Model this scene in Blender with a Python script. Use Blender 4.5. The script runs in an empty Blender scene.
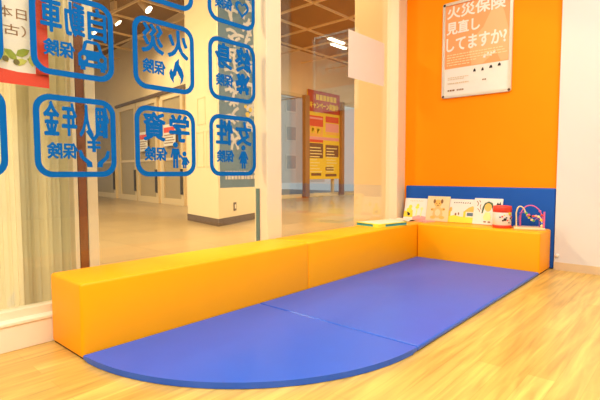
import bpy, bmesh, math, random
from mathutils import Vector, Matrix
random.seed(7)
scene = bpy.context.scene
COL = scene.collection
R = math.radians

# ------------------------------------------------------------------ materials
def new_mat(name):
    m = bpy.data.materials.new(name); m.use_nodes = True
    nt = m.node_tree
    b = nt.nodes['Principled BSDF']
    return m, nt, b

def mat(name, col, rough=0.5, spec=0.5, metal=0.0, noise=0.0, nscale=40.0, bump=0.0, bscale=200.0, coat=0.0):
    m, nt, b = new_mat(name)
    b.inputs['Roughness'].default_value = rough
    b.inputs['Metallic'].default_value = metal
    b.inputs['Specular IOR Level'].default_value = spec
    if coat: b.inputs['Coat Weight'].default_value = coat
    tc = nt.nodes.new('ShaderNodeTexCoord')
    n = nt.nodes.new('ShaderNodeTexNoise'); n.inputs['Scale'].default_value = nscale
    n.inputs['Detail'].default_value = 4
    nt.links.new(tc.outputs['Object'], n.inputs['Vector'])
    r = nt.nodes.new('ShaderNodeMapRange')
    r.inputs['To Min'].default_value = 1 - noise; r.inputs['To Max'].default_value = 1 + noise
    nt.links.new(n.outputs['Fac'], r.inputs['Value'])
    mx = nt.nodes.new('ShaderNodeVectorMath'); mx.operation = 'SCALE'
    mx.inputs[0].default_value = col[:3]
    nt.links.new(r.outputs['Result'], mx.inputs['Scale'])
    nt.links.new(mx.outputs['Vector'], b.inputs['Base Color'])
    if bump:
        n2 = nt.nodes.new('ShaderNodeTexNoise'); n2.inputs['Scale'].default_value = bscale
        nt.links.new(tc.outputs['Object'], n2.inputs['Vector'])
        bp = nt.nodes.new('ShaderNodeBump'); bp.inputs['Strength'].default_value = bump
        bp.inputs['Distance'].default_value = 0.002
        nt.links.new(n2.outputs['Fac'], bp.inputs['Height'])
        nt.links.new(bp.outputs['Normal'], b.inputs['Normal'])
    return m

def emit(name, col, s):
    m, nt, b = new_mat(name)
    b.inputs['Base Color'].default_value = (*col, 1)
    b.inputs['Emission Color'].default_value = (*col, 1)
    b.inputs['Emission Strength'].default_value = s
    return m

def brick_mat(name, c1, c2, cm, width, height, mortar, rough, spec=0.5, grain=0.0, offset=0.5, bias=0.0):
    m, nt, b = new_mat(name)
    tc = nt.nodes.new('ShaderNodeTexCoord')
    br = nt.nodes.new('ShaderNodeTexBrick')
    br.offset = offset; br.offset_frequency = 2; br.squash = 1
    br.inputs['Color1'].default_value = (*c1, 1); br.inputs['Color2'].default_value = (*c2, 1)
    br.inputs['Mortar'].default_value = (*cm, 1)
    br.inputs['Scale'].default_value = 1.0
    br.inputs['Mortar Size'].default_value = mortar
    br.inputs['Bias'].default_value = bias
    br.inputs['Brick Width'].default_value = width
    br.inputs['Row Height'].default_value = height
    nt.links.new(tc.outputs['Object'], br.inputs['Vector'])
    out = br.outputs['Color']
    if grain:
        mp = nt.nodes.new('ShaderNodeMapping'); mp.inputs['Scale'].default_value = (1.1, 15, 1)
        nt.links.new(tc.outputs['Object'], mp.inputs['Vector'])
        n = nt.nodes.new('ShaderNodeTexNoise'); n.inputs['Scale'].default_value = 2.2
        n.inputs['Detail'].default_value = 6; n.inputs['Distortion'].default_value = 0.6
        nt.links.new(mp.outputs['Vector'], n.inputs['Vector'])
        r = nt.nodes.new('ShaderNodeMapRange')
        r.inputs['From Min'].default_value = 0.3; r.inputs['From Max'].default_value = 0.7
        r.inputs['To Min'].default_value = 1 - grain; r.inputs['To Max'].default_value = 1 + grain * .5
        nt.links.new(n.outputs['Fac'], r.inputs['Value'])
        mx = nt.nodes.new('ShaderNodeVectorMath'); mx.operation = 'SCALE'
        nt.links.new(out, mx.inputs[0]); nt.links.new(r.outputs['Result'], mx.inputs['Scale'])
        out = mx.outputs['Vector']
    nt.links.new(out, b.inputs['Base Color'])
    b.inputs['Roughness'].default_value = rough
    b.inputs['Specular IOR Level'].default_value = spec
    return m

def glass_mat(name, tint):
    m = bpy.data.materials.new(name); m.use_nodes = True
    nt = m.node_tree; nt.nodes.clear()
    o = nt.nodes.new('ShaderNodeOutputMaterial')
    t = nt.nodes.new('ShaderNodeBsdfTransparent'); t.inputs['Color'].default_value = (*tint, 1)
    g = nt.nodes.new('ShaderNodeBsdfGlossy'); g.inputs['Roughness'].default_value = 0.0
    g.inputs['Color'].default_value = (1, 1, 1, 1)
    f = nt.nodes.new('ShaderNodeFresnel'); f.inputs['IOR'].default_value = 1.5
    # same reflectance from either side of the pane
    geo = nt.nodes.new('ShaderNodeNewGeometry')
    ior = nt.nodes.new('ShaderNodeMix'); ior.data_type = 'FLOAT'
    ior.inputs[2].default_value = 1.5; ior.inputs[3].default_value = 1 / 1.5
    nt.links.new(geo.outputs['Backfacing'], ior.inputs[0]); nt.links.new(ior.outputs[0], f.inputs['IOR'])
    # Fresnel flips its IOR on back faces, so feeding 1/1.5 there keeps 1.5
    mx = nt.nodes.new('ShaderNodeMixShader')
    nt.links.new(f.outputs['Fac'], mx.inputs['Fac'])
    nt.links.new(t.outputs['BSDF'], mx.inputs[1]); nt.links.new(g.outputs['BSDF'], mx.inputs[2])
    nt.links.new(mx.outputs['Shader'], o.inputs['Surface'])
    return m

M = {}
M['white_wall'] = mat('white_wall', (.68, .655, .62), .7, noise=.015, nscale=6, bump=.08, bscale=300)
M['orange_wall'] = mat('orange_wall', (.98, .275, .0), .6, .12, noise=.03, nscale=5, bump=.06, bscale=400)
M['cream_frame'] = mat('cream_frame', (.76, .65, .45), .4, noise=.02, nscale=8)
M['cream_sill'] = mat('cream_sill', (.85, .73, .54), .45, noise=.03, nscale=10)
M['baseboard'] = mat('baseboard', (.66, .50, .30), .5, noise=.03, nscale=12)
M['orange_vinyl'] = mat('orange_vinyl', (1.0, .40, .001), .45, .25, noise=.03, nscale=6, bump=.12, bscale=350)
M['blue_vinyl'] = mat('blue_vinyl', (.014, .105, .60), .33, .5, noise=.06, nscale=9, bump=.12, bscale=350)
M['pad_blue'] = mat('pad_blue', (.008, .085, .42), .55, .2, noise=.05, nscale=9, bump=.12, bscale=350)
M['gap_shade'] = mat('gap_shade', (.05, .02, .008), .8, noise=.1)
M['decal_blue'] = mat('decal_blue', (.003, .115, .40), .8, .05, noise=.03, nscale=20)
M['paper'] = mat('paper', (.76, .68, .58), .7, noise=.02, nscale=30)
M['page'] = mat('page', (.76, .68, .52), .75, noise=.03, nscale=60)
M['shop_floor'] = brick_mat('shop_floor_planks', (.75, .50, .125), (.64, .385, .085), (.56, .33, .07), 1.15, .088, .0008, .30, .5, grain=.34)
M['mall_tile'] = brick_mat('mall_tile', (.42, .30, .165), (.37, .26, .14), (.29, .20, .11), .6, .6, .006, .28, .5, offset=0.0)
M['mall_wall'] = mat('mall_wall', (.80, .62, .36), .7, noise=.03, nscale=3)
M['mall_column'] = mat('mall_column', (.83, .67, .42), .65, noise=.02, nscale=4)
M['pillar'] = mat('pillar', (.84, .63, .37), .6, noise=.02, nscale=3)
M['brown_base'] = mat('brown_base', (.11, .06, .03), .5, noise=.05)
M['room_far'] = mat('room_far', (.38, .33, .27), .7, noise=.03)
M['mall_ceiling'] = mat('mall_ceiling', (.25, .135, .055), .9, noise=.15, nscale=30)
M['beam'] = mat('beam', (.78, .58, .33), .5, noise=.03)
M['brown_post'] = mat('brown_post', (.30, .16, .06), .5, noise=.08)
M['red_brown'] = mat('red_brown', (.22, .065, .02), .5, noise=.08)
M['shutter'] = mat('shutter', (.68, .60, .38), .55, noise=.06, nscale=20)
M['gasket'] = mat('gasket', (.10, .17, .16), .4, noise=.05)
M['door_frame'] = mat('door_frame', (.72, .55, .30), .45, noise=.03)
M['door_glass'] = mat('door_glass', (.40, .30, .15), .4, .2, noise=.08, nscale=2)
M['dark_metal'] = mat('dark_metal', (.04, .035, .03), .35, metal=.6, noise=.05)
M['silver'] = mat('silver', (.80, .74, .64), .3, metal=.6, noise=.03)
M['black'] = mat('black', (.015, .012, .01), .5, noise=.05)
M['white'] = mat('white', (.78, .73, .65), .5, noise=.02)
M['banner_blue'] = mat('banner_blue', (.125, .18, .235), .8, noise=.06, nscale=20)
M['red'] = mat('red', (.72, .05, .02), .5, noise=.04)
M['dark_red'] = mat('dark_red', (.45, .015, .01), .5, noise=.05)
M['yellow'] = mat('yellow', (.90, .62, .03), .5, noise=.04)
M['pale_yellow'] = mat('pale_yellow', (.92, .78, .30), .5, noise=.04)
M['lime'] = mat('lime', (.75, .72, .05), .5, noise=.04)
M['leaf'] = mat('leaf', (.28, .34, .03), .6, noise=.15)
M['leaf_light'] = mat('leaf_light', (.55, .55, .10), .6, noise=.12)
M['olive'] = mat('olive', (.16, .13, .03), .6, noise=.1)
M['salmon'] = mat('salmon', (.90, .33, .12), .45, noise=.02, nscale=15)
M['salmon_light'] = mat('salmon_light', (.93, .42, .19), .45, noise=.02, nscale=15)
M['pink'] = mat('pink', (.88, .35, .33), .5, noise=.03)
M['magenta'] = mat('magenta', (.75, .12, .30), .35, noise=.04)
M['purple'] = mat('purple', (.34, .10, .40), .35, noise=.04)
M['teal'] = mat('teal', (.04, .34, .46), .45, noise=.05)
M['skin_orange'] = mat('skin_orange', (.93, .48, .10), .6, noise=.04)
M['bear_tan'] = mat('bear_tan', (.82, .50, .18), .6, noise=.08)
M['brown'] = mat('brown', (.25, .11, .03), .6, noise=.1)
M['hair_green'] = mat('hair_green', (.06, .12, .05), .6, noise=.1)
M['cover_cream'] = mat('cover_cream', (.76, .63, .34), .4, noise=.03)
M['cover_white'] = mat('cover_white', (.80, .75, .66), .4, noise=.02)
M['wood_light'] = mat('wood_light', (.88, .58, .30), .45, noise=.08, nscale=25)
M['green'] = mat('green', (.10, .40, .08), .4, noise=.04)
M['blue_bead'] = mat('blue_bead', (.05, .20, .65), .35, noise=.04)
M['facade'] = mat('facade', (.72, .68, .62), .8, noise=.04)
M['facade_glass'] = mat('facade_glass', (.36, .37, .36), .2, noise=.08)
M['tube'] = emit('lit_tube', (1, .88, .66), 9.0)
M['spot_lens'] = emit('lit_spot_lens', (1, .86, .62), 14.0)
def translucent(name, col, f):
    m = mat(name, col, .7, .2, noise=.05, nscale=20); nt = m.node_tree
    b = nt.nodes['Principled BSDF']; t = nt.nodes.new('ShaderNodeBsdfTranslucent'); t.inputs['Color'].default_value = (*col, 1)
    mx = nt.nodes.new('ShaderNodeMixShader'); mx.inputs['Fac'].default_value = f
    nt.links.new(b.outputs['BSDF'], mx.inputs[1]); nt.links.new(t.outputs['BSDF'], mx.inputs[2])
    nt.links.new(mx.outputs['Shader'], nt.nodes['Material Output'].inputs['Surface'])
    return m
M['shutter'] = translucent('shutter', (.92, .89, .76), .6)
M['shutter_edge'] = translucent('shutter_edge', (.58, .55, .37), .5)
M['banner_blue'] = translucent('banner_blue', (.24, .36, .46), .5)
M['glass'] = glass_mat('window_glass', (.97, .985, .965))

# ------------------------------------------------------------------ helpers
def link(name, me, material, parent=None):
    o = bpy.data.objects.new(name, me); COL.objects.link(o)
    if material is not None and not me.materials: me.materials.append(M[material] if isinstance(material, str) else material)
    if parent is not None:
        o.parent = parent
    return o

def from_bm(name, bm, material, parent=None, smooth=False):
    bmesh.ops.recalc_face_normals(bm, faces=bm.faces)
    me = bpy.data.meshes.new(name); bm.to_mesh(me); bm.free()
    if smooth:
        for p in me.polygons: p.use_smooth = True
    return link(name, me, material, parent)

def bm_box(bm, lo, hi, bevel=0.0, seg=2, rot=None):
    t = bmesh.new()
    bmesh.ops.create_cube(t, size=1)
    lo, hi = Vector(lo), Vector(hi)
    for v in t.verts:
        v.co = Vector([lo[i] + (v.co[i] + .5) * (hi[i] - lo[i]) for i in range(3)])
    if bevel:
        bmesh.ops.bevel(t, geom=t.edges[:], offset=bevel, segments=seg, profile=.5, affect='EDGES')
    if rot: bmesh.ops.transform(t, matrix=rot, verts=t.verts)
    me = bpy.data.meshes.new('tmp'); t.to_mesh(me); t.free()
    bm.from_mesh(me); bpy.data.meshes.remove(me)

def box(name, lo, hi, material, parent=None, bevel=0.0, seg=2, smooth=False):
    """box in the parent's local frame"""
    bm = bmesh.new(); bm_box(bm, lo, hi, bevel, seg)
    return from_bm(name, bm, material, parent, smooth)

def boxes(name, lst, material, parent=None, bevel=0.0):
    bm = bmesh.new()
    for lo, hi in lst: bm_box(bm, lo, hi, bevel)
    return from_bm(name, bm, material, parent)

def prism_bm(bm, pts, z0, z1):
    a = [bm.verts.new((x, y, z0)) for x, y in pts]; b = [bm.verts.new((x, y, z1)) for x, y in pts]
    n = len(pts)
    for i in range(n): bm.faces.new((a[i], a[(i+1) % n], b[(i+1) % n], b[i]))
    bm.faces.new(b); bm.faces.new(a[::-1])

def lathe(name, prof, material, parent, seg=28, at=(0, 0, 0), smooth=True):
    bm = bmesh.new(); rings = []
    for r, z in prof:
        rings.append([bm.verts.new((at[0] + r*math.cos(2*math.pi*k/seg), at[1] + r*math.sin(2*math.pi*k/seg), at[2] + z)) for k in range(seg)])
    for i in range(len(rings)-1):
        for k in range(seg):
            bm.faces.new((rings[i][k], rings[i][(k+1) % seg], rings[i+1][(k+1) % seg], rings[i+1][k]))
    bm.faces.new(rings[0][::-1]); bm.faces.new(rings[-1])
    return from_bm(name, bm, material, parent, smooth)

def tube(name, pts, r, material, parent, seg=10):
    c = bpy.data.curves.new('c', 'CURVE'); c.dimensions = '3D'; c.bevel_depth = r; c.bevel_resolution = 3; c.use_fill_caps = True
    c.resolution_u = 6
    s = c.splines.new('BEZIER'); s.bezier_points.add(len(pts) - 1)
    for p, q in zip(s.bezier_points, pts):
        p.co = q; p.handle_left_type = p.handle_right_type = 'AUTO'
    o = bpy.data.objects.new('c', c); COL.objects.link(o)
    me = bpy.data.meshes.new_from_object(o.evaluated_get(bpy.context.evaluated_depsgraph_get()))
    bpy.data.objects.remove(o); bpy.data.curves.remove(c)
    me.materials.clear(); me.name = name
    for p in me.polygons: p.use_smooth = True
    return link(name, me, material, parent)

def shape_mesh(contours, depth):
    """filled 2-D outline(s) with holes (even-odd) in local xy, given a small thickness"""
    c = bpy.data.curves.new('c', 'CURVE'); c.dimensions = '2D'; c.fill_mode = 'BOTH'; c.extrude = depth / 2
    for pts in contours:
        s = c.splines.new('POLY'); s.points.add(len(pts) - 1)
        for p, q in zip(s.points, pts): p.co = (q[0], q[1], 0, 1)
        s.use_cyclic_u = True
    o = bpy.data.objects.new('c', c); COL.objects.link(o)
    me = bpy.data.meshes.new_from_object(o.evaluated_get(bpy.context.evaluated_depsgraph_get()))
    bpy.data.objects.remove(o); bpy.data.curves.remove(c); me.materials.clear()
    return me

def text_mesh(body, w, h, depth, bold=0.0):
    """text fitted into a w x h box whose lower left corner is the origin; bold thickens every stroke"""
    c = bpy.data.curves.new('t', 'FONT'); c.body = body; c.resolution_u = 4
    o = bpy.data.objects.new('t', c); COL.objects.link(o)
    me = bpy.data.meshes.new_from_object(o.evaluated_get(bpy.context.evaluated_depsgraph_get()))
    bpy.data.objects.remove(o); bpy.data.curves.remove(c); me.materials.clear()
    bm = bmesh.new(); bm.from_mesh(me)
    xs = [v.co.x for v in bm.verts]; ys = [v.co.y for v in bm.verts]
    x0, x1, y0, y1 = min(xs), max(xs), min(ys), max(ys)
    b = bold
    for v in bm.verts:
        v.co = Vector((b + (v.co.x - x0) / (x1 - x0) * (w - 2*b), b + (v.co.y - y0) / (y1 - y0) * (h - 2*b), 0))
    r = bmesh.ops.extrude_face_region(bm, geom=bm.faces[:])
    for v in r['geom']:
        if isinstance(v, bmesh.types.BMVert): v.co.z += depth
    bmesh.ops.recalc_face_normals(bm, faces=bm.faces)
    bm.to_mesh(me); bm.free()
    if b:
        out = bmesh.new()
        for k in range(8):
            n = len(out.verts); out.from_mesh(me); out.verts.ensure_lookup_table()
            off = Vector((b*math.cos(k*math.pi/4), b*math.sin(k*math.pi/4), 1e-5*k))
            for v in out.verts[n:]: v.co += off
        out.to_mesh(me); out.free()
    return me

def join_meshes(lst):
    bm = bmesh.new()
    for me, mtx in lst:
        n = len(bm.verts); bm.from_mesh(me); bm.verts.ensure_lookup_table()
        bmesh.ops.transform(bm, matrix=mtx, verts=bm.verts[n:])
        bpy.data.meshes.remove(me)
    return bm

def T(x, y, z=0): return Matrix.Translation((x, y, z))

def circle(cx, cy, rx, ry=None, n=24, a0=0, a1=360):
    ry = rx if ry is None else ry
    full = abs(a1 - a0) >= 360
    return [(cx + rx*math.cos(R(a0 + (a1-a0)*k/(n if full else n-1))), cy + ry*math.sin(R(a0 + (a1-a0)*k/(n if full else n-1)))) for k in range(n)]

def rrect(x0, y0, x1, y1, r, n=7):
    p = []
    for cx, cy, a in ((x1-r, y1-r, 0), (x0+r, y1-r, 90), (x0+r, y0+r, 180), (x1-r, y0+r, 270)):
        p += circle(cx, cy, r, n=n, a0=a, a1=a+90)
    return p

def rect(x0, y0, x1, y1): return [(x0, y0), (x1, y0), (x1, y1), (x0, y1)]

def stroke(pts, w):
    """a polyline turned into an outline of width w"""
    L, Rr = [], []
    for i, p in enumerate(pts):
        a = pts[max(0, i-1)]; b = pts[min(len(pts)-1, i+1)]
        d = Vector((b[0]-a[0], b[1]-a[1])); d = d.normalized() if d.length else Vector((1, 0))
        n = Vector((-d.y, d.x)) * w / 2
        L.append((p[0]+n.x, p[1]+n.y)); Rr.append((p[0]-n.x, p[1]-n.y))
    return L + Rr[::-1]

def multi(name, groups, depth, material, parent):
    """several separate outlines as one flat mesh"""
    bm = join_meshes([(shape_mesh([g] if not isinstance(g[0], list) else g, depth), T(0, 0, 4e-5*k)) for k, g in enumerate(groups)])
    return from_bm(name, bm, material, parent)

def flat(name, contours, depth, material, parent, z=0.0):
    me = shape_mesh(contours, depth); me.name = name
    o = link(name, me, material, parent); o.location.z = z
    return o

def empty(name, loc, label=None, cat=None, group=None, rot=(0, 0, 0), kind=None):
    o = bpy.data.objects.new(name, None); COL.objects.link(o)
    o.location = loc; o.rotation_euler = rot; o.empty_display_size = .1
    tag(o, label, cat, group, kind)
    return o

def tag(o, label=None, cat=None, group=None, kind=None):
    if label: o['label'] = label
    if cat: o['category'] = cat
    if group: o['group'] = group
    if kind: o['kind'] = kind
    return o

def struct(o): o['kind'] = 'structure'; return o

# upright flat things: local x along 'u', local y = up, local z = outward normal
def frame_rot(u, n):
    u = Vector(u).normalized(); n = Vector(n).normalized(); v = n.cross(u)
    return Matrix(((u.x, v.x, n.x), (u.y, v.y, n.y), (u.z, v.z, n.z))).to_euler()

ROT_ROOM = frame_rot((1, 0, 0), (0, -1, 0))     # hangs on the glass line, seen from the shop, x to the right
ROT_WALL = frame_rot((0, -1, 0), (-1, 0, 0))    # hangs on the orange wall, seen from the shop

# ------------------------------------------------------------------ the shop shell
WX, GY = .335, .38            # orange wall plane, glass plane
struct(box('floor', (-6.2, -5.2, -.05), (WX + .2, .31, 0), 'shop_floor'))
struct(box('wall_orange', (WX, -.96, 0), (WX + .15, .34, 2.72), 'orange_wall'))
struct(box('wall_right', (.30, -5.2, 0), (.485, -.957, 2.72), 'white_wall'))
struct(box('baseboard_right', (.294, -5.2, 0), (.30, -.957, .058), 'baseboard'))
struct(box('wall_back', (-6.2, -5.35, 0), (.485, -5.2, 2.72), 'room_far'))
struct(box('wall_left', (-6.35, -5.35, 0), (-6.2, .40, 2.72), 'room_far'))
struct(box('ceiling', (-6.35, -5.35, 2.72), (.5, .42, 2.8), 'white_wall'))
struct(box('wall_front', (-6.2, .30, 2.55), (WX + .15, .42, 2.72), 'white_wall'))
# plinth under the glass, with its stepped sill
bm = bmesh.new(); bm_box(bm, (-6.2, .306, 0), (.485, .42, .105), .004); bm_box(bm, (-6.2, .300, .105), (.485, .42, .121), .004)
struct(from_bm('trim_1', bm, 'cream_sill'))

def window(name, x0, x1):
    w = boxes(name, [((x0, .35, .121), (x1, .41, .152)), ((x0, .35, 2.50), (x1, .41, 2.55))], 'cream_frame')
    struct(w)
    p = box('pane', (x0, GY, .15), (x1, GY + .008, 2.51), 'glass', w)
    return w
window('window_1', -6.2, -1.437)
window('window_2', -1.302, .195)
struct(box('trim_2', (-1.437, .302, .121), (-1.302, .42, 2.55), 'cream_frame', None, .006))
struct(box('trim_3', (.195, .30, .121), (.42, .42, 2.55), 'cream_frame', None, .006))
struct(box('trim_4', (-1.443, .37, .121), (-1.437, .40, .62), 'gasket'))

# wall plug low on the white wall
t = empty('wall_stopper', (.30, -.975, .105), 'small round cream stopper low on the white wall right of the bench', 'door stop', rot=ROT_WALL)
lathe('base', [(.016, 0), (.016, .004), (.013, .006)], 'white_wall', t, 20)
lathe('button', [(.009, .005), (.009, .007), (.006, .009)], 'cream_sill', t, 16)

# ------------------------------------------------------------------ play corner: benches, mats, pad
def bench(lo, hi, label, loc):
    t = empty('foam_bench', loc, label, 'bench', 'orange foam benches round the play mat')
    L = lambda p: tuple(p[i] - loc[i] for i in range(3))
    b = box('cushion_body', L((lo[0], lo[1], .005)), L(hi), 'orange_vinyl', t, .014, 4, True)
    box('base', L((lo[0] + .008, lo[1] + .008, 0)), L((hi[0] - .008, hi[1] - .008, .02)), 'gap_shade', t)  # inset dark strip, painted in for the shadow gap under the bench
    return t
H = .30
bench((-2.73, .0, 0), (-1.3865, .298, H), 'long orange vinyl foam bench nearest the camera, its square end showing at left', (-2.06, .15, 0))
bench((-1.3835, .0, 0), (.297, .298, H), 'long orange vinyl foam bench under the clear window with white paper', (-.54, .15, 0))
bench((.0, -.932, 0), (.297, -.003, H), 'short orange vinyl foam bench against the blue wall pad, carrying the picture books', (.15, -.465, 0))

def mat_obj(pts, label, loc):
    t = empty('play_mat', loc, label, 'mat', 'blue floor mats in the play corner')
    bm = bmesh.new(); prism_bm(bm, [(x - loc[0], y - loc[1]) for x, y in pts], .002, .024)
    ed = [e for e in bm.edges if abs(e.verts[0].co.z - e.verts[1].co.z) < 1e-6]
    bmesh.ops.bevel(bm, geom=ed, offset=.008, segments=3, profile=.5, affect='EDGES')
    from_bm('mat_cover', bm, 'blue_vinyl', t)
    return t
MS, W = -1.802, .930
mat_obj([(MS + .003, -.004), (MS + .003, -W)] + [(-.004, -W)] + [(-.004, -.004)], 'rectangular blue vinyl floor mat between the orange benches', (-.9, -.465, 0))
arc = [(MS - .003 - .924 * math.sin(R(a)), -.004 - (W - .004) * math.cos(R(a))) for a in [k * 90 / 40 for k in range(41)]]
mat_obj([(MS - .003, -.004)] + arc, 'blue vinyl floor mat with a quarter-round edge, nearest the camera', (-2.2, -.4, 0))

t = empty('wall_pad', (.318, -.337, 0), 'blue vinyl cushioned pad upright against the orange wall behind the picture books', 'wall pad')
box('pad_cover', (-.0175, -.615, .004), (.0165, .607, .602), 'pad_blue', t, .012, 4, True)

# ------------------------------------------------------------------ framed poster on the orange wall
PW, PH = .565, .79
t = empty('framed_poster', (WX - .001, -.050, 1.352), 'silver-framed salmon poster with large white Japanese headline on the orange wall', 'poster', rot=ROT_WALL)
flat('frame', [rrect(0, 0, PW, PH, .018), rrect(.022, .022, PW - .022, PH - .022, .004)], .018, 'silver', t, .009)
box('backing_board', (.006, .006, .0), (PW - .006, PH - .006, .004), 'white', t)
sh = box('printed_sheet', (.02, .02, .004), (PW - .02, PH - .02, .007), 'white', t)
flat('salmon_field', [rect(.02, .245, PW - .02, PH - .02)], .001, 'salmon', sh, .0078)
flat('pale_figure', [[(.25, .25), (.23, .36), (.26, .46), (.34, .54), (.40, .66), (.46, .72), (.50, .62), (.53, .50), (.545, .36), (.545, .25), (.48, .25), (.44, .34), (.40, .30), (.34, .25)]], .001, 'salmon_light', sh, .0085)
me = join_meshes([(text_mesh('火災保険', .475,   .105, .0008, .003), T(.035, .655)),
                  (text_mesh('見直し', .28,  .105, .0008, .003), T(.032, .525)),
                  (text_mesh('してますか?', .49, .115, .0008, .003), T(.032, .385))])
o = from_bm('headline', me, 'white', sh); o.location.z = .009
small = []
for k in range(5):
    x, y = .04, .352 - k * .021
    while x < (.50 if k < 3 else .28) - (.06 if k == 4 else 0):
        l = random.uniform(.012, .04); small.append(rect(x, y, x + l, y + .008)); x += l + .006
o = multi('small_print', small, .0008, 'cover_cream', sh); o.location.z = .0092
sil = []
for (cx, cy, w) in ((.275, .205, .022), (.34, .205, .020), (.405, .215, .026), (.47, .222, .026)):
    sil.append([(cx - w*.5, cy - .012), (cx + w*.5, cy - .012), (cx + w*.35, cy + .006), (cx + w*.1, cy + .014), (cx - w*.35, cy + .004)])
o = multi('small_silhouettes', sil, .0008, 'black', sh); o.location.z = .009
lines = []
for y, x0, x1, hh in ((.165, .05, .22, .006), (.15, .05, .19, .006), (.115, .05, .36, .010), (.055, .05, .115, .013), (.055, .13, .185, .013)):
    x = x0
    while x < x1:
        l = random.uniform(.008, .02); lines.append(rect(x, y, x + l, y + hh)); x += l + .005
o = multi('footer_print', lines[:-14], .0008, 'baseboard', sh); o.location.z = .009
o = multi('footer_name', lines[-9:], .0008, 'brown', sh); o.location.z = .0092
pet = [[(.34 + dx, .295 + dy), (.355 + dx, .325 + dy), (.365 + dx, .315 + dy), (.36 + dx, .29 + dy)] for dx, dy in ((0, 0), (.025, .012), (.05, .008), (.075, .02))]
o = multi('white_hands', pet, .0008, 'white', sh); o.location.z = .0095
for cx, cy in ((.014, PH - .014), (PW - .014, PH - .014), (.014, .014), (PW - .014, .014)):
    lathe('corner_clip', [(.011, 0), (.011, .003), (.007, .005)], 'black' if cy > .4 else 'brown_base', t, 14, at=(cx, cy, .016))

# ------------------------------------------------------------------ picture books leaning on the pad
def picture_book(y0, w, h, lean, xb, label, cover, tilt=0.0):
    """y0 is the left edge (seen from the shop); bottom edge rests on the bench at x = xb"""
    n = Vector((-math.cos(lean), 0, math.sin(lean)))
    e = frame_rot((0, -1, 0), n).to_matrix().to_4x4() @ Matrix.Rotation(tilt, 4, 'Z')
    t = empty('picture_book', (xb, y0, H + .0008 + .010*math.sin(lean)), label, 'book', 'picture books leaning on the blue pad', rot=e.to_euler())
    box('pages', (.002, .003, -.009), (w - .003, h - .003, -.0015), 'page', t)
    c = boxes('cover', [((0, 0, -.0015), (w, h, 0)), ((0, 0, -.0105), (w, h, -.009)), ((0, 0, -.0105), (.0018, h, 0))], cover, t)
    return t, c
def pic(c, name, groups, m, z): o = multi(name, groups, .0006, m, c); o.location.z = z; return o
def dashes(x0, x1, y, h, n):
    s = (x1 - x0) / n
    return [[(x0 + s*k, y + random.uniform(-.002, .002)), (x0 + s*k + s*.62, y + random.uniform(-.002, .003)), (x0 + s*k + s*.45, y + h)] for k in range(n)]

LEAN = R(14)
t, c = picture_book(.262, .215, .192, LEAN, .243, 'leftmost picture book on the bench, white cover with yellow ducklings', 'cover_white')
pic(c, 'duck_picture', [circle(.06, .115, .017), circle(.05, .085, .027, .02), circle(.13, .13, .013), circle(.125, .11, .018, .012)], 'lime', .0006)
pic(c, 'meadow_picture', [[(0, .02), (.09, .02), (.085, .085), (.04, .07), (0, .075)]], 'yellow', .0004)
pic(c, 'tree_picture', [stroke([(.12, .03), (.125, .1)], .012), stroke([(.165, .03), (.17, .09)], .01), circle(.17, .1, .014)], 'pale_yellow', .0005)
pic(c, 'chick_picture', [circle(.05, .045, .013), circle(.04, .058, .008)], 'black', .0008)
pic(c, 'pink_ground', [[(.09, .0), (.215, .0), (.215, .03), (.15, .04), (.09, .025)]], 'pink', .0004)
pic(c, 'title_marks', dashes(.05, .18, .165, .010, 8), 'skin_orange', .0006)

t, c = picture_book(.043, .202, .218, LEAN, .236, 'cream picture book with a tan bear on the cover, second from left', 'cover_cream')
pic(c, 'bear_body', [[(.07, .03), (.14, .03), (.15, .06), (.138, .11), (.12, .125), (.085, .125), (.066, .105), (.06, .06)], circle(.1, .150, .032, .028)], 'bear_tan', .0004)
pic(c, 'bear_paws', [circle(.055, .1, .016, .012), circle(.152, .105, .016, .012), circle(.065, .032, .024, .014), circle(.145, .034, .024, .014), circle(.100, .158, .033, .031)], 'skin_orange', .0006)
pic(c, 'bear_ears', [circle(.067, .172, .011, .019), circle(.134, .174, .011, .019), circle(.05, .1, .006), circle(.158, .106, .006)], 'brown', .0009)
pic(c, 'bear_face', [circle(.1, .138, .007, .005), circle(.088, .155, .004), circle(.112, .155, .004)], 'brown_base', .0009)
pic(c, 'bear_tummy', [circle(.104, .075, .024, .03)], 'cover_cream', .0008)
pic(c, 'title_marks', dashes(.03, .17, .203, .006, 9), 'bear_tan', .0006)

t, c = picture_book(-.158, .214, .200, LEAN, .243, 'white picture book with orange-roofed house and yellow field, third from left', 'cover_white')
pic(c, 'field_picture', [[(.0, .0), (.214, .0), (.214, .05), (.1, .052), (.05, .062), (0, .05)]], 'lime', .0004)
pic(c, 'house_roof', [[(.12, .09), (.165, .13), (.2, .145), (.214, .12), (.214, .095), (.13, .095)], circle(.015, .11, .012, .02)], 'skin_orange', .0006)
pic(c, 'house_wall', [rect(.125, .045, .145, .095), rect(0, .05, .016, .1)], 'yellow', .0006)
pic(c, 'house_window', [rect(.155, .06, .205, .088)], 'banner_blue', .0006)
pic(c, 'animal_picture', [circle(.06, .07, .008, .011), circle(.085, .075, .006, .012)], 'brown', .0007)
pic(c, 'title_marks', dashes(.035, .185, .165, .012, 8), 'black', .0006)

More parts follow.
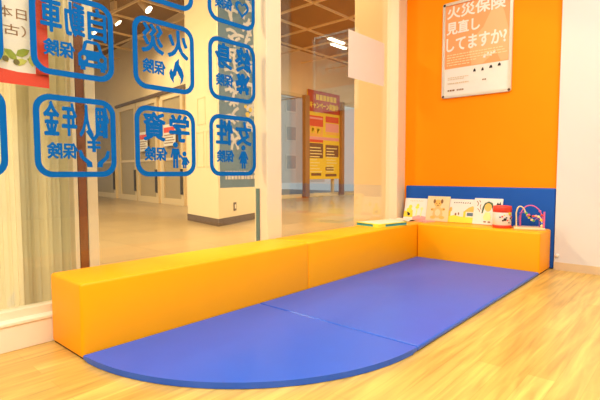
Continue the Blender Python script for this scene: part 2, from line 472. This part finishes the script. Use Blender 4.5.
t, c = picture_book(-.366, .222, .214, LEAN, .240, 'white picture book with a dark-haired child on the cover, rightmost of the row', 'cover_white')
pic(c, 'child_hair', [[(.065, .09), (.07, .14), (.085, .175), (.115, .19), (.145, .178), (.158, .145), (.168, .085), (.16, .082), (.145, .14), (.085, .14), (.075, .09)]], 'hair_green', .0004)
pic(c, 'child_face', [circle(.114, .14, .028, .034)], 'skin_orange', .0007)
pic(c, 'child_body', [[(.095, .1), (.13, .1), (.145, .06), (.138, .035), (.09, .035), (.08, .06)]], 'pale_yellow', .0006)
pic(c, 'child_feet', [circle(.098, .022, .012, .006), circle(.132, .022, .012, .006)], 'brown', .0006)
pic(c, 'title_marks', [stroke([(.02, .19), (.035, .17), (.028, .15)], .006), stroke([(.04, .195), (.05, .18)], .006), stroke([(.03, .13), (.045, .115), (.05, .1)], .005), stroke([(.055, .165), (.05, .14), (.06, .12)], .005)], 'brown', .0006)
pic(c, 'corner_emblem', [[(.175, .165), (.185, .185), (.195, .17), (.205, .19), (.21, .165), (.195, .16)]], 'black', .0006)

# thick board book lying on the long bench, one corner towards the camera
t = empty('board_book', (-.50, .06, H), 'thick board book with blue edges and a yellow corner lying flat on the long bench', 'book', rot=(0, 0, R(-12)))
BL, BW = .335, .250
box('page_block', (.008, .008, .004), (BL - .004, BW - .004, .024), 'teal', t, .002)
box('back_cover', (0, 0, .0004), (BL, BW, .004), 'lime', t, .001)
fc = box('front_cover', (0, 0, .024), (BL, BW, .028), 'lime', t, .001)
flat('cover_picture', [[(.05, .02), (BL - .02, .02), (BL - .02, BW - .02), (.02, BW - .02), (.02, .05)]], .0008, 'page', fc, .0286)
prism = bmesh.new(); prism_bm(prism, [(0, 0), (.075, 0), (.075, .012), (.012, .012), (.012, .06), (0, .06)], .003, .0255)
from_bm('corner_wrap', prism, 'lime', t)
# limp open book behind it in the corner
t = empty('open_book', (.070, .185, H), 'open cream picture book lying in the corner between the two benches', 'book', rot=(0, 0, R(-20)))
bm = bmesh.new()
def page_half(s, lift, th):
    n = 8; rows = []
    for k in range(n + 1):
        u = k / n; z = lift * math.sin(math.pi * min(1, u * 1.15)) * .7 + .002
        rows.append((s * .11 * u, z))
    for y0, y1 in ((-.085, .085),):
        vs = []
        for x, z in rows:
            vs.append([bm.verts.new((x, y0, z)), bm.verts.new((x, y1, z)), bm.verts.new((x, y1, z + th)), bm.verts.new((x, y0, z + th))])
        for i in range(n):
            for j in range(4):
                bm.faces.new((vs[i][j], vs[i][(j+1) % 4], vs[i+1][(j+1) % 4], vs[i+1][j]))
        bm.faces.new(vs[0]); bm.faces.new(vs[-1][::-1])
page_half(-1, .016, .004); page_half(1, .020, .004)
from_bm('pages', bm, 'page', t)
box('cover', (-.115, -.088, .0003), (.115, .088, .0022), 'wood_light', t, .0006)
t = empty('thin_book', (.165, .005, H), 'thin pink closed booklet lying in front of the duckling book', 'book', rot=(0, 0, R(-18)))
box('pages', (-.055, -.055, .001), (.055, .055, .006), 'page', t)
boxes('cover', [((-.058, -.058, .006), (.058, .058, .0075)), ((-.058, -.058, .0), (.058, .058, .001))], 'pink', t)

# toy jar with red lid
t = empty('toy_jar', (.150, -.628, H), 'round toy jar with a red lid and white animal-print label', 'toy', rot=(0, 0, R(20)))
lathe('body', [(.060, .0), (.065, .004), (.066, .115), (.064, .125), (.058, .13)], 'cover_white', t)
lathe('lid', [(.062, .118), (.067, .121), (.067, .155), (.064, .166), (.05, .169)], 'red', t)
lathe('bottom_band', [(.0655, .003), (.0675, .004), (.0675, .022), (.0665, .024)], 'red', t)
def on_jar(name, spots, m, r=.0672):
    bm = bmesh.new()
    for a, z, s in spots:
        bmesh.ops.create_uvsphere(bm, u_segments=8, v_segments=6, radius=1, matrix=Matrix.Translation((r*math.cos(R(a)), r*math.sin(R(a)), z)) @ Matrix.Rotation(R(a), 4, 'Z') @ Matrix.Diagonal((.0015, s, s*.9, 1)))
    return from_bm(name, bm, m, t, True)
on_jar('black_print', [(195, .068, .012), (182, .06, .007), (205, .082, .006), (235, .075, .007), (255, .06, .008), (165, .085, .006), (222, .045, .006)], 'black')
on_jar('red_print', [(212, .062, .007), (245, .085, .010), (265, .078, .008), (178, .09, .007), (230, .1, .006)], 'red')
on_jar('yellow_print', [(225, .112, .012), (240, .108, .009), (190, .1, .006)], 'lime', .0665)

# bead maze toy
t = empty('bead_maze', (.188, -.808, H), 'wooden bead maze toy with looping wires at the right end of the short bench', 'toy', rot=(0, 0, R(-72)))
box('base', (-.104, -.078, .0), (.104, .078, .016), 'wood_light', t, .005, 3, True)
w1 = tube('white_wire', [(-.085, -.03, 0.0160), (-.087, -.03, 0.0798), (-.085, -.03, 0.1368), (-.066, -.03, 0.1687), (-.040, -.028, 0.1539), (-.022, -.025, 0.1197), (.012, -.02, 0.0969), (.045, -.02, 0.1003), (.072, -.02, 0.0855), (.082, -.02, 0.0570), (.083, -.02, 0.0160)], .0052, 'cover_cream', t)
w2 = tube('pink_wire', [(-.055, .035, 0.0160), (-.056, .035, 0.0798), (-.045, .035, 0.1368), (.0, .035, 0.1733), (.055, .035, 0.1539), (.085, .03, 0.1026), (.095, .03, 0.0160)], .0042, 'magenta', t)
w3 = tube('purple_wire', [(-.062, .02, 0.0160), (-.060, .02, 0.1026), (-.030, .0, 0.1231), (.0, .0, 0.0855), (.03, .005, 0.0627), (.055, .01, 0.0798), (.07, .01, 0.0160)], .0036, 'purple', t)
tube('end_post', [(.095, -.035, 0.0160), (.096, -.035, 0.0798), (.096, -.035, 0.1345)], .006, 'magenta', t)
beads = [(-.022, -.025, 0.1197, 'green'), (-.004, -.022, 0.1072, 'magenta'), (.008, -.02, 0.0980, 'black'), (.026, -.02, 0.0980, 'red'), (.045, -.02, 0.1003, 'pink'), (.06, -.02, 0.0958, 'pale_yellow'),
         (.078, -.02, 0.0707, 'yellow'), (.083, -.02, 0.0479, 'blue_bead'), (.083, -.02, 0.0296, 'pale_yellow'), (-.012, .0, 0.1026, 'yellow'), (.0, .0, 0.0855, 'lime'), (.018, .003, 0.0695, 'pale_yellow'),
         (.085, .03, 0.1026, 'red'), (.072, .033, 0.1322, 'magenta'), (-.056, .035, 0.1140, 'purple'), (.03, .005, 0.0627, 'green')]
for x, y, z, m in beads:
    lathe('bead', [(.003, -.0085), (.0085, -.005), (.0098, 0), (.0085, .005), (.003, .0085)], m, t, 14, at=(x, y, z))

# ------------------------------------------------------------------ sheet of paper taped inside the clear window
t = empty('paper_sheet', (-.457, GY - .0004, 1.478), 'blank white sheet of paper taped to the clear window', 'paper', rot=ROT_ROOM)
box('sheet', (0, 0, 0), (.541, .372, .0015), 'paper', t)

# ------------------------------------------------------------------ blue decals on the glass, lettered for people outside
ROT_OUT = ROT_ROOM      # local x = to the right seen from the shop; lettering is mirrored in x
DX = [-2.745 + .461 * k for k in range(-1, 3)]
DZ = [.703, 1.149, 1.595]
DW, DH = .362, .362
def mirrored(me, x, y, w):
    return (me, Matrix.Translation((x + w, y, 0)) @ Matrix.Diagonal((-1, 1, 1, 1)))
def decal(ci, ri, label, chars, picture, shift=0.0):
    t = empty('window_decal', (DX[ci], GY - .0022, DZ[ri]), label, 'decal', 'blue insurance decals on the glass', rot=ROT_OUT)
    b = flat('border', [rrect(0, 0, DW, DH, .070), rrect(.025, .025, DW - .025, DH - .025, .048)], .002, 'decal_blue', t)
    if chars:
        n = len(chars); w = .300 / n; parts = []
        for k, ch in enumerate(chars):       # first character stands at the right when seen from the shop
            x = .035 + (n - 1 - k) * w
            cw = w * (.86 if n == 2 else .88)
            parts.append(mirrored(text_mesh(ch, cw, .150, .002, .0049 if n == 2 else .0036), x + (w - cw)/2, .183, cw))
        parts.append(mirrored(text_mesh('保険', .132, .072, .002, .0024),   .050, .082, .132))
        from_bm('lettering', join_meshes(parts), 'decal_blue', t)
    if picture:
        multi('pictogram', [[[(.258 + (x - .256)*1.12, .044 + (y - .046)*1.12) for x, y in c_] for c_ in (g_ if isinstance(g_[0], list) else [g_])] for g_ in picture], .002, 'decal_blue', t)
    return t
def rot2(p, a, c):
    return [(c[0] + (x-c[0])*math.cos(a) - (y-c[1])*math.sin(a), c[1] + (x-c[0])*math.sin(a) + (y-c[1])*math.cos(a)) for x, y in p]
car = [[[(.200, .060), (.318, .060), (.318, .108), (.300, .125), (.290, .160), (.278, .168), (.236, .168), (.224, .160), (.216, .125), (.200, .108)],
        [(.230, .128), (.286, .128), (.278, .155), (.238, .155)], circle(.222, .095, .010, n=12), circle(.296, .095, .010, n=12), rect(.24, .078, .278, .088)],
       rect(.208, .046, .228, .060), rect(.290, .046, .310, .060)]
flame = [[[(.232, .052), (.212, .075), (.208, .100), (.218, .120), (.226, .105), (.234, .125), (.240, .150), (.262, .172), (.262, .145), (.280, .122), (.288, .095), (.282, .07), (.268, .05), (.272, .078), (.258, .1), (.250, .115), (.246, .092), (.234, .082), (.230, .07)]]]
fam = [circle(.234, .158, .0135), [(.216, .14), (.252, .14), (.262, .098), (.253, .096), (.247, .118), (.247, .046), (.236, .046), (.236, .088), (.231, .088), (.231, .046), (.220, .046), (.220, .118), (.214, .096), (.206, .098)],
       circle(.284, .116, .0115), [(.272, .1), (.297, .1), (.314, .072), (.307, .068), (.295, .084), (.305, .062), (.294, .062), (.294, .046), (.286, .046), (.286, .062), (.282, .062), (.282, .046), (.274, .046), (.274, .062), (.266, .062), (.273, .084), (.258, .104), (.262, .11)]]
woman = [circle(.256, .160, .0145), [(.243, .142), (.269, .142), (.292, .098), (.283, .094), (.270, .116), (.284, .074), (.270, .074), (.270, .046), (.259, .046), (.259, .074), (.253, .074), (.253, .046), (.242, .046), (.242, .074), (.228, .074), (.242, .116), (.229, .094), (.220, .098)]]
big = lambda pts, k=1.22: [(.256 + (x - .256)*k, .052 + (y - .052)*k) for x, y in pts]
yen = [stroke([(.232, .172), (.254, .142)], .012), stroke([(.276, .172), (.254, .142)], .012), rect(.248, .1, .260, .146), rect(.232, .128, .276, .137), rect(.232, .112, .276, .121)]
hands = [[(.196, .11), (.206, .112), (.216, .088), (.244, .066), (.246, .048), (.226, .048), (.224, .062), (.200, .084)],
         [(.314, .11), (.304, .112), (.294, .088), (.266, .066), (.264, .048), (.284, .048), (.286, .062), (.310, .084)]]
def heart(cx, cy, s):
    out = []
    for k in range(40):
        a = 2 * math.pi * k / 40
        out.append((cx + s * 16 * math.sin(a)**3 / 17, cy + s * (13*math.cos(a) - 5*math.cos(2*a) - 2*math.cos(3*a) - math.cos(4*a)) / 17))
    return out
shield = [stroke(rot2([(.205 + .02*k, .12) for k in range(5)], .3, (.25, .12)), .03), stroke([(.22, .16), (.25, .1), (.235, .055)], .022), stroke([(.3, .155), (.272, .11), (.29, .055)], .022), circle(.255, .15, .016), stroke([(.21, .075), (.3, .085)], .018)]
decal(0, 0, 'cut-off blue decal border at the left picture edge, lower row', None, None)
decal(0, 1, 'cut-off blue decal border at the left picture edge, beside the car decal', None, None)
decal(1, 0, 'blue decal with yen sign over two hands, left of the parent and child decal', '個人年金', [big(q) for q in yen] + [big(q, 1.1) for q in hands])
decal(1, 1, 'blue decal with a car pictogram and mirrored lettering', '自動車', car)
decal(2, 0, 'blue decal with parent and child pictogram and mirrored lettering', '学資', fam)
decal(2, 1, 'blue decal with a flame pictogram and mirrored lettering', '火災', flame)
decal(2, 2, 'blue decal border cut off by the top edge, above the flame decal', None, None)
decal(3, 0, 'blue decal with a woman pictogram, lowest decal over the hanging banner', '女性', woman)
decal(3, 1, 'blue decal between the heart decal and the woman decal', '終身', shield)
decal(3, 2, 'blue decal with a heart outline at the top of the glass', '医療', [[heart(.256, .112, .052), heart(.256, .112, .034)]])

# ------------------------------------------------------------------ red and white poster hung outside the left pane
t = empty('leaf_poster', (-3.25, GY + .03, 1.093), 'white poster with red edges and green leaves hung outside the left pane', 'poster', rot=ROT_ROOM)
PX = -2.665 + 3.25
sh = box('sheet', (0, 0, -.001), (PX, .46, .001), 'cover_white', t)
flat('red_band', [[(0, 0), (PX, 0), (PX, .055), (PX - .12, .052), (.25, .075), (0, .075)]], .001, 'red', sh, .0016)
flat('red_side', [rect(PX - .052, .05, PX, .46)], .001, 'red', sh, .0016)
def leaf(cx, cy, l, w, a): return rot2([(cx - l/2, cy), (cx - l*.2, cy + w/2), (cx + l*.2, cy + w*.42), (cx + l/2, cy), (cx + l*.2, cy - w*.42), (cx - l*.2, cy - w/2)], R(a), (cx, cy))
lv = [(PX - .30, .12, 20), (PX - .24, .115, -50), (PX - .205, .135, 60), (PX - .10, .135, 30), (PX - .145, .12, -40), (PX - .055, .105, -15)]
o = multi('green_leaves', [leaf(x, y, .062, .032, a) for x, y, a in lv], .0008, 'leaf', sh); o.location.z = .0024
o = multi('pale_leaves', [leaf(x + .035, y - .025, .055, .028, a + 60) for x, y, a in lv[:5]], .0008, 'leaf_light', sh); o.location.z = .0028
o = multi('berries', [circle(x, y, .012) for x, y in ((PX - .275, .095), (PX - .125, .092), (PX - .34, .085), (PX - .165, .1))], .0008, 'olive', sh); o.location.z = .0030
bm = join_meshes([mirrored(text_mesh('日本し', .165, .045, .0006, .0), PX - .245, .270, .165), mirrored(text_mesh('（古宮', .15, .045, .0006, .0), PX - .235, .200, .15)])
o = from_bm('mirrored_print', bm, 'brown', sh); o.location.z = .0016

# ------------------------------------------------------------------ folded shutter and posts just outside the left pane
t = empty('folding_shutter', (-3.0, .62, 0), 'pale pleated folding shutter standing outside the left pane', 'shutter')
bm = bmesh.new(); x = -.9; k = 0; prev = None
rnd = random.Random(3)
while x < .49:
    y = (.016 if k % 2 else -.016) * (1.0 if x > .27 else .4)
    a, b = bm.verts.new((x, y, .06)), bm.verts.new((x, y, 2.75))
    if prev:
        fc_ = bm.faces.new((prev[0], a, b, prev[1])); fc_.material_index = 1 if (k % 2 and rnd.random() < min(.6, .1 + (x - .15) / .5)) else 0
    prev = (a, b); k += 1
    x += (rnd.uniform(.004, .007) if k % 2 else rnd.uniform(.009, .016)) if x > .0 else rnd.uniform(.02, .04)
r = bmesh.ops.solidify(bm, geom=bm.faces[:], thickness=.002)
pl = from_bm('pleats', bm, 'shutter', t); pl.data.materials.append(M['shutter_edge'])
box('lead_post', (.494, -.04, .0), (.515, .03, 2.8), 'cream_frame', t, .003)
box('bottom_track', (-.9, -.028, .0), (.493, .028, .055), 'cream_sill', t)
tag(box('shutter_jamb', (-2.474, .60, 0), (-2.434, .66, 2.8), 'red_brown'), 'narrow reddish brown upright strip between the shutter and the cream post', 'post')
tag(box('shutter_post', (-2.430, .60, 0), (-2.376, .68, 2.8), 'cream_frame', None, .004), 'cream upright post right of the pleated shutter outside the glass', 'post')

# ------------------------------------------------------------------ the mall passage beyond the glass
struct(box('floor_passage', (-8, .311, -.08), (11, 16, -.002), 'mall_tile'))
struct(box('ceiling_passage', (-8, .43, 4.15), (11, 16, 4.25), 'mall_ceiling'))
gb = []
for k in range(-1, 14):
    y = 1.5 + 1.1 * k
    if y > .6: gb.append(((-8, y - .013, 3.80), (11, y + .013, 3.84)))
for k in range(-9, 8):
    x = 3.1 + 1.1 * k; gb.append(((x - .013, .5, 3.80), (x + .013, 15.9, 3.84)))
struct(boxes('trim_5', gb, 'beam'))
# wide column
C0, CL, CR = Vector((.375, 3.09)), Vector((.585, 4.10)), Vector((1.60, 3.52))
CB = CL + (CR - C0)
bm = bmesh.new(); prism_bm(bm, [C0, CR, CB, CL], 0, 4.15)
col = struct(from_bm('column', bm, 'mall_column'))
bm = bmesh.new(); cc = (C0 + CB) / 2
prism_bm(bm, [cc + (p - cc) * 1.012 for p in (C0, CR, CB, CL)], 0, .10)
from_bm('column_base', bm, 'brown_base', col)
# pale framed recesses on the column's left face
d = (CL - C0).normalized(); nrm = Vector((-d.y, d.x)) 
def col_panel(u0, u1, z0, z1):
    bm = bmesh.new()
    for (a0, a1, b0, b1) in ((u0, u1, z0, z0 + .015), (u0, u1, z1 - .015, z1), (u0, u0 + .015, z0, z1), (u1 - .015, u1, z0, z1)):
        pts = []
        p0, p1 = C0 + d*a0, C0 + d*a1
        prism_bm(bm, [p0, p1, p1 + nrm*.006, p0 + nrm*.006], b0, b1)
    from_bm('panel_trim', bm, 'mall_wall', col)
col_panel(.36, .62, 1.40, 1.78); col_panel(.10, .34, .80, 1.30); col_panel(.42, .66, .80, 1.30)
f = (CR - C0).normalized(); n2 = Vector((f.y, -f.x)).normalized()
pos = C0 + f * .43
t = empty('wall_outlet', (pos.x, pos.y, .18), 'small dark wall outlet low on the wide cream column', 'outlet', rot=frame_rot((f.x, f.y, 0), (n2.x, n2.y, 0)))
box('plate', (-.035, 0, 0), (.035, .12, .008), 'brown_base', t, .003)
box('socket', (-.016, .03, .008), (.016, .09, .011), 'cream_sill', t)

# far wall left of the column, with the glass doors
A0, A1 = Vector((2.15, 5.6)), Vector((3.12, 13.2))
u = (A1 - A0).normalized(); wn = Vector((-u.y, u.x))      # wn points towards the camera side (-x)
def wall_pt(s, off=0.0): p = A0 + u * s + wn * off; return p
def wall_box(bm, s0, s1, o0, o1, z0, z1):
    prism_bm(bm, [wall_pt(s0, o0), wall_pt(s1, o0), wall_pt(s1, o1), wall_pt(s0, o1)], z0, z1)
bm = bmesh.new(); wall_box(bm, 0, 10.5, -.3, 0, 0, 4.15)
struct(from_bm('wall_far', bm, 'mall_wall'))
def glass_door(name, s0, s1, h):
    bm = bmesh.new(); fw = .12
    wall_box(bm, s0, s1, 0, .06, h - fw, h); wall_box(bm, s0, s0 + fw, 0, .06, 0, h - fw); wall_box(bm, s1 - fw, s1, 0, .06, 0, h - fw); wall_box(bm, s0 + fw, s1 - fw, 0, .06, 0, .14)
    d_ = struct(from_bm(name, bm, 'door_frame'))
    bm = bmesh.new(); wall_box(bm, s0 + fw, s1 - fw, 0, .03, .14, h - fw)
    from_bm('pane', bm, 'door_glass', d_)
    bm = bmesh.new(); wall_box(bm, s0 + fw, s1 - fw, .03, .05, 1.0, 1.06)
    from_bm('push_rail', bm, 'door_frame', d_)
    bm = bmesh.new(); wall_box(bm, s0 + .03, s0 + .075, .06, .11, .25, .8)
    from_bm('handle', bm, 'dark_metal', d_)
    return d_
glass_door('door_1', 2.30, 3.55, 2.50)
glass_door('door_2', 3.60, 4.85, 2.50)
glass_door('door_3', 5.15, 7.4, 2.40)
glass_door('door_4', 1.0, 2.1, 2.50)
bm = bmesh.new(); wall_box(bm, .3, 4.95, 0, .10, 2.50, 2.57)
struct(from_bm('door_head_shade', bm, 'brown_base'))  # dark brown strip standing in for the shade along the door heads
def notice(s0, s1, z0, z1, label):
    c0 = wall_pt(s1, .112)
    t = empty('notice', (c0.x, c0.y, z0), label, 'notice', rot=frame_rot((-u.x, -u.y, 0), (wn.x, wn.y, 0)))
    w, h = s1 - s0, z1 - z0
    box('sheet', (0, 0, -.006), (w, h, 0), 'cover_white', t)
    flat('red_heading', [rect(.03, h*.62, w - .03, h*.86)], .003, 'red', t, .0015)
    o = multi('print_lines', [rect(.05, h*(.48 - .12*k), w - .05 - .06*(k % 2), h*(.52 - .12*k)) for k in range(4)], .003, 'brown', t); o.location.z = .0015
# (stood off on the doors' push rails)
notice(2.75, 3.3, 1.25, 1.72, 'white notice with red heading on the glass door behind the parent and child decal')
notice(1.25, 1.85, 1.32, 1.80, 'white notice with red heading beside the column, right of the other door notice')

# back wall seen through the clear window
BY = 6.9
struct(box('wall_lintel', (3.2, BY, 2.95), (11, BY + .2, 4.15), 'pillar'))
wf = struct(boxes('window_3', [((5.2, BY, 0), (11, BY + .12, .10)), ((5.2, BY, 2.86), (11, BY + .12, 2.95)), ((7.9, BY + .02, .1), (7.98, BY + .1, 2.86)), ((9.6, BY + .02, .1), (9.68, BY + .1, 2.86))], 'door_frame'))
box('pane', (5.2, BY + .05, .1), (11, BY + .06, 2.86), 'glass', wf)
struct(box('wall_far_right', (3.2, BY, 0), (5.2, BY + .2, 2.95), 'mall_wall'))
t = empty('promotion_board', (6.62, BY - .03, .522), 'tall red and yellow promotion board between two brown posts', 'sign', rot=ROT_ROOM)
bw, bh = 1.53, 2.60
box('board', (0, 0, 0), (bw, bh, .02), 'yellow', t)
for px0, px1 in ((-.20, -.015), (1.545, 1.68)):
    box('post', (px0, -.522, -.02), (px1, 2.40, .11), 'brown_post', t, .01)
flat('red_header', [rect(0, bh - .62, bw, bh)], .004, 'dark_red', t, .022)
bm = join_meshes([(text_mesh('キャンペーン実施中', bw*.9, .20, .004, .008), T(bw*.05, bh - .52))])
o = from_bm('header_lettering', bm, 'yellow', t); o.location.z = .025
o = multi('header_marks', [rect(bw*(.24 + .11*k), bh - .26, bw*(.33 + .11*k), bh - .10) for k in range(6)], .004, 'yellow', t); o.location.z = .025
blk = lambda x0, y0, x1, y1: rect(x0*bw, y0*bh, x1*bw, y1*bh)
o = multi('red_blocks', [blk(.03, .60, .46, .72), blk(.54, .66, .97, .73), blk(.03, .42, .46, .46)], .004, 'red', t); o.location.z = .022
o = multi('orange_blocks', [blk(.03, .49, .46, .60), blk(.54, .52, .97, .545)], .004, 'skin_orange', t); o.location.z = .022
o = multi('pale_blocks', [blk(.54, .55, .97, .65), blk(.02, .45, .98, .485), blk(.05, .68, .44, .70)], .004, 'pink', t); o.location.z = .0225
o = multi('dark_blocks', [blk(.03, .24, .46, .41), blk(.54, .26, .97, .40), blk(.54, .10, .8, .14), blk(.1, .04, .4, .07), blk(.54, .03, .9, .06)], .004, 'brown_base', t); o.location.z = .022
ln = []
for x0 in (.06, .57):
    for k in range(9):
        y = .08 + k * .034
        ln.append(blk(x0, y, x0 + random.uniform(.2, .37), y + .012))
o = multi('yellow_lines', ln, .004, 'pale_yellow', t); o.location.z = .0255
o = multi('big_digits', [stroke([(bw*.1, bh*.59), (bw*.1, bh*.52), (bw*.2, bh*.51), (bw*.2, bh*.58), (bw*.1, bh*.59)], .05), stroke([(bw*.26, bh*.58), (bw*.26, bh*.51), (bw*.37, bh*.51), (bw*.37, bh*.58), (bw*.26, bh*.58)], .05)], .004, 'yellow', t); o.location.z = .026

# pale building outside, beyond the far glazing
t = empty('apartment_building', (10, 20, 0), 'white building with rows of windows seen far off through the shopfront glazing', 'building')
box('wall', (-3, 0, 0), (14, 4, 6.5), 'facade', t)
for r_ in range(3):
    for k in range(8):
        fr = box('window', (-2.4 + 2*k, -.06, .9 + 2.0*r_), (-1.3 + 2*k, .02, 2.0 + 2.0*r_), 'white', t)
        box('pane', (-2.3 + 2*k, -.08, 1.0 + 2.0*r_), (-1.4 + 2*k, -.05, 1.9 + 2.0*r_), 'facade_glass', fr)

# cream pillar close outside the clear window
struct(boxes('pillar', [((1.247, .93, 0), (2.0, 1.50, 4.15))], 'pillar'))

# ------------------------------------------------------------------ hanging banner
t = empty('hanging_banner', (-1.257, 1.0, .605), 'slate blue cloth banner with white brush marks hanging outside beside the mullion', 'banner', rot=ROT_ROOM)
bm = bmesh.new(); n = 12; g = []
for i in range(n + 1):
    xx = .44 * i / n; zz = .010 * math.sin(i * 1.3)
    g.append([bm.verts.new((xx, .0, zz)), bm.verts.new((xx, 2.3, zz * .5))])
for i in range(n): bm.faces.new((g[i][0], g[i+1][0], g[i+1][1], g[i][1]))
bmesh.ops.solidify(bm, geom=bm.faces[:], thickness=.004)
cl = from_bm('cloth', bm, 'banner_blue', t, True)
tube('top_rod', [(-.02, 2.3, 0), (.22, 2.3, 0), (.46, 2.3, 0)], .012, 'silver', t)
rnd = random.Random(11); br = []
def brush(cx, cy, s):
    out = []
    for k in range(4):
        a = rnd.choice((0, 90, 20, -40, 60)); L = s * rnd.uniform(.5, .9)
        ox, oy = cx + rnd.uniform(-.25, .25)*s, cy + rnd.uniform(-.3, .3)*s
        out.append(stroke(rot2([(ox - L/2, oy), (ox - L*.15, oy + .08*s), (ox + L*.2, oy + .05*s), (ox + L/2, oy - .06*s)], R(a), (ox, oy)), s * .13))
    return out
for k in range(9): br += brush(.125, .38 + .155*k, .175)
for k in range(8): br += brush(.30, .48 + .155*k, .165)
o = multi('brush_marks', br, .002, 'white', cl); o.location.z = .017
sm = []
for y, h in ((.115, .016), (.065, .030)):
    x = .04
    while x < .40:
        l = rnd.uniform(.012, .03); sm.append(rect(x, y, x + l, y + h)); x += l + .009
o = multi('small_marks', sm, .002, 'white', cl); o.location.z = .017
o = multi('yellow_marks', [circle(.27, .58, .02), circle(.30, .62, .018), circle(.25, .64, .014)], .002, 'yellow', cl); o.location.z = .019

# ------------------------------------------------------------------ passage lamps
def spot(x, y, label, aim):
    t = empty('spotlight', (x, y, 4.02), label, 'spotlight', 'track spotlights in the passage')
    box('track_adapter', (-.03, -.09, -.04), (.03, .09, .13), 'beam', t)
    tube('stem', [(0, 0, -.04), (0, 0, -.09), (0, 0, -.13)], .012, 'beam', t)
    dirv = Vector(aim).normalized(); q = dirv.to_track_quat('Z', 'Y').to_matrix().to_4x4()
    hd = lathe('lamp_head', [(.05, -.12), (.065, -.10), (.085, .10), (.085, .12)], 'beam', t, 18)
    hd.location = (0, 0, -.19); hd.rotation_euler = q.to_euler()
    lathe('lens', [(.075, .118), (.078, .124)], 'spot_lens', hd, 18)
    l = bpy.data.lights.new('spot_lamp', 'SPOT'); l.energy = 160; l.color = (1, .80, .52); l.spot_size = R(100); l.spot_blend = .8; l.shadow_soft_size = .06
    lo = bpy.data.objects.new('spot_lamp', l); COL.objects.link(lo)
    lo.location = Vector((x, y, 3.83)) + dirv * .16; lo.rotation_euler = (-dirv).to_track_quat('Z', 'Y').to_euler()
    return t
spot(1.08, 7.25, 'track spotlight with lit lens between the car decal and the flame decal', (.55, -.35, -.75))
spot(1.12, 6.15, 'track spotlight with bright lens just above the flame decal', (.4, -.6, -.7))
spot(1.04, 8.2, 'track spotlight behind the right edge of the car decal', (.55, -.35, -.75))
for i, (x0, x1, y, lab) in enumerate(((4.85, 5.45, 4.72, 'lit fluorescent ceiling strip left of its twin beside the white paper'), (5.25, 5.85, 4.95, 'lit fluorescent ceiling strip nearest the white paper on the window'))):
    t = empty('ceiling_strip_light', ((x0 + x1)/2, y, 3.80), lab, 'ceiling light', 'fluorescent strips in the passage')
    l2 = (x1 - x0)/2
    box('housing', (-l2, -.07, -.03), (l2, .07, 0), 'white', t)
    box('tube', (-l2 + .02, -.045, -.06), (l2 - .02, .045, -.03), 'tube', t, .012)

def area(name, loc, sx, sy, energy, col, rot=(0, 0, 0)):
    l = bpy.data.lights.new(name, 'AREA'); l.shape = 'RECTANGLE'; l.size = sx; l.size_y = sy; l.energy = energy; l.color = col
    o = bpy.data.objects.new(name, l); COL.objects.link(o); o.location = loc; o.rotation_euler = rot
    return o
WARM = (1, .79, .46)
for x, y, e in ((-1.6, 4.2, 200), (-3.3, 2.9, 520), (1.4, 1.5, 230), (6.8, 2.2, 420), (-1, 8.0, 260), (3.4, 2.3, 340), (-4, 7, 230)):
    area('passage_fill_light', (x, y, 3.74), 1.0, .5, e, WARM)  # unseen fill lights added to brighten the passage, no fixtures modelled
ROOM = (1, .965, .91)
for x, y, e in ((-.6, -.5, 14), (-1.6, -.55, 14), (-2.7, -.6, 18), (-.8, -1.8, 50), (-2.2, -1.9, 58), (-3.9, -1.1, 50), (-3.9, -2.6, 70), (-5.2, -1.1, 50), (-5.2, -2.6, 65), (-3.9, -4.1, 85)):
    area('shop_ceiling_panel', (x, y, 2.71), .9, .5, e, ROOM)

# ------------------------------------------------------------------ world
w = bpy.data.worlds.new('World'); scene.world = w; w.use_nodes = True
bg = w.node_tree.nodes['Background']; bg.inputs['Color'].default_value = (.98, .97, .95, 1); bg.inputs['Strength'].default_value = .9

# ------------------------------------------------------------------ camera
f, pitch, yaw, roll, cx, cy, cz, sy = 454.3628, -.063712, .7246196, -.00174979, -3.4522835, -1.7598754, .7223605, 1.4823
F = Vector((math.cos(pitch)*math.cos(yaw), math.cos(pitch)*math.sin(yaw), math.sin(pitch)))
Rt = Vector((math.sin(yaw), -math.cos(yaw), 0)); U = Rt.cross(F)
R2 = math.cos(roll)*Rt + math.sin(roll)*U; U2 = -math.sin(roll)*Rt + math.cos(roll)*U
cam = bpy.data.cameras.new('Camera'); co = bpy.data.objects.new('Camera', cam); COL.objects.link(co)
co.matrix_world = Matrix(((R2.x, U2.x, -F.x, cx), (R2.y, U2.y, -F.y, cy), (R2.z, U2.z, -F.z, cz), (0, 0, 0, 1)))
cam.sensor_width = 36; cam.lens = f * 36 / 600; cam.shift_y = sy / 600; cam.clip_start = .02; cam.clip_end = 200
scene.camera = co

vs = scene.view_settings
vs.view_transform = 'Standard'; vs.look = 'None'; vs.gamma = 1; vs.use_curve_mapping = False; vs.exposure = -0.9
scene.cycles.max_bounces = 10; scene.cycles.transparent_max_bounces = 24; scene.cycles.diffuse_bounces = 5
scene.cycles.sample_clamp_indirect = 6
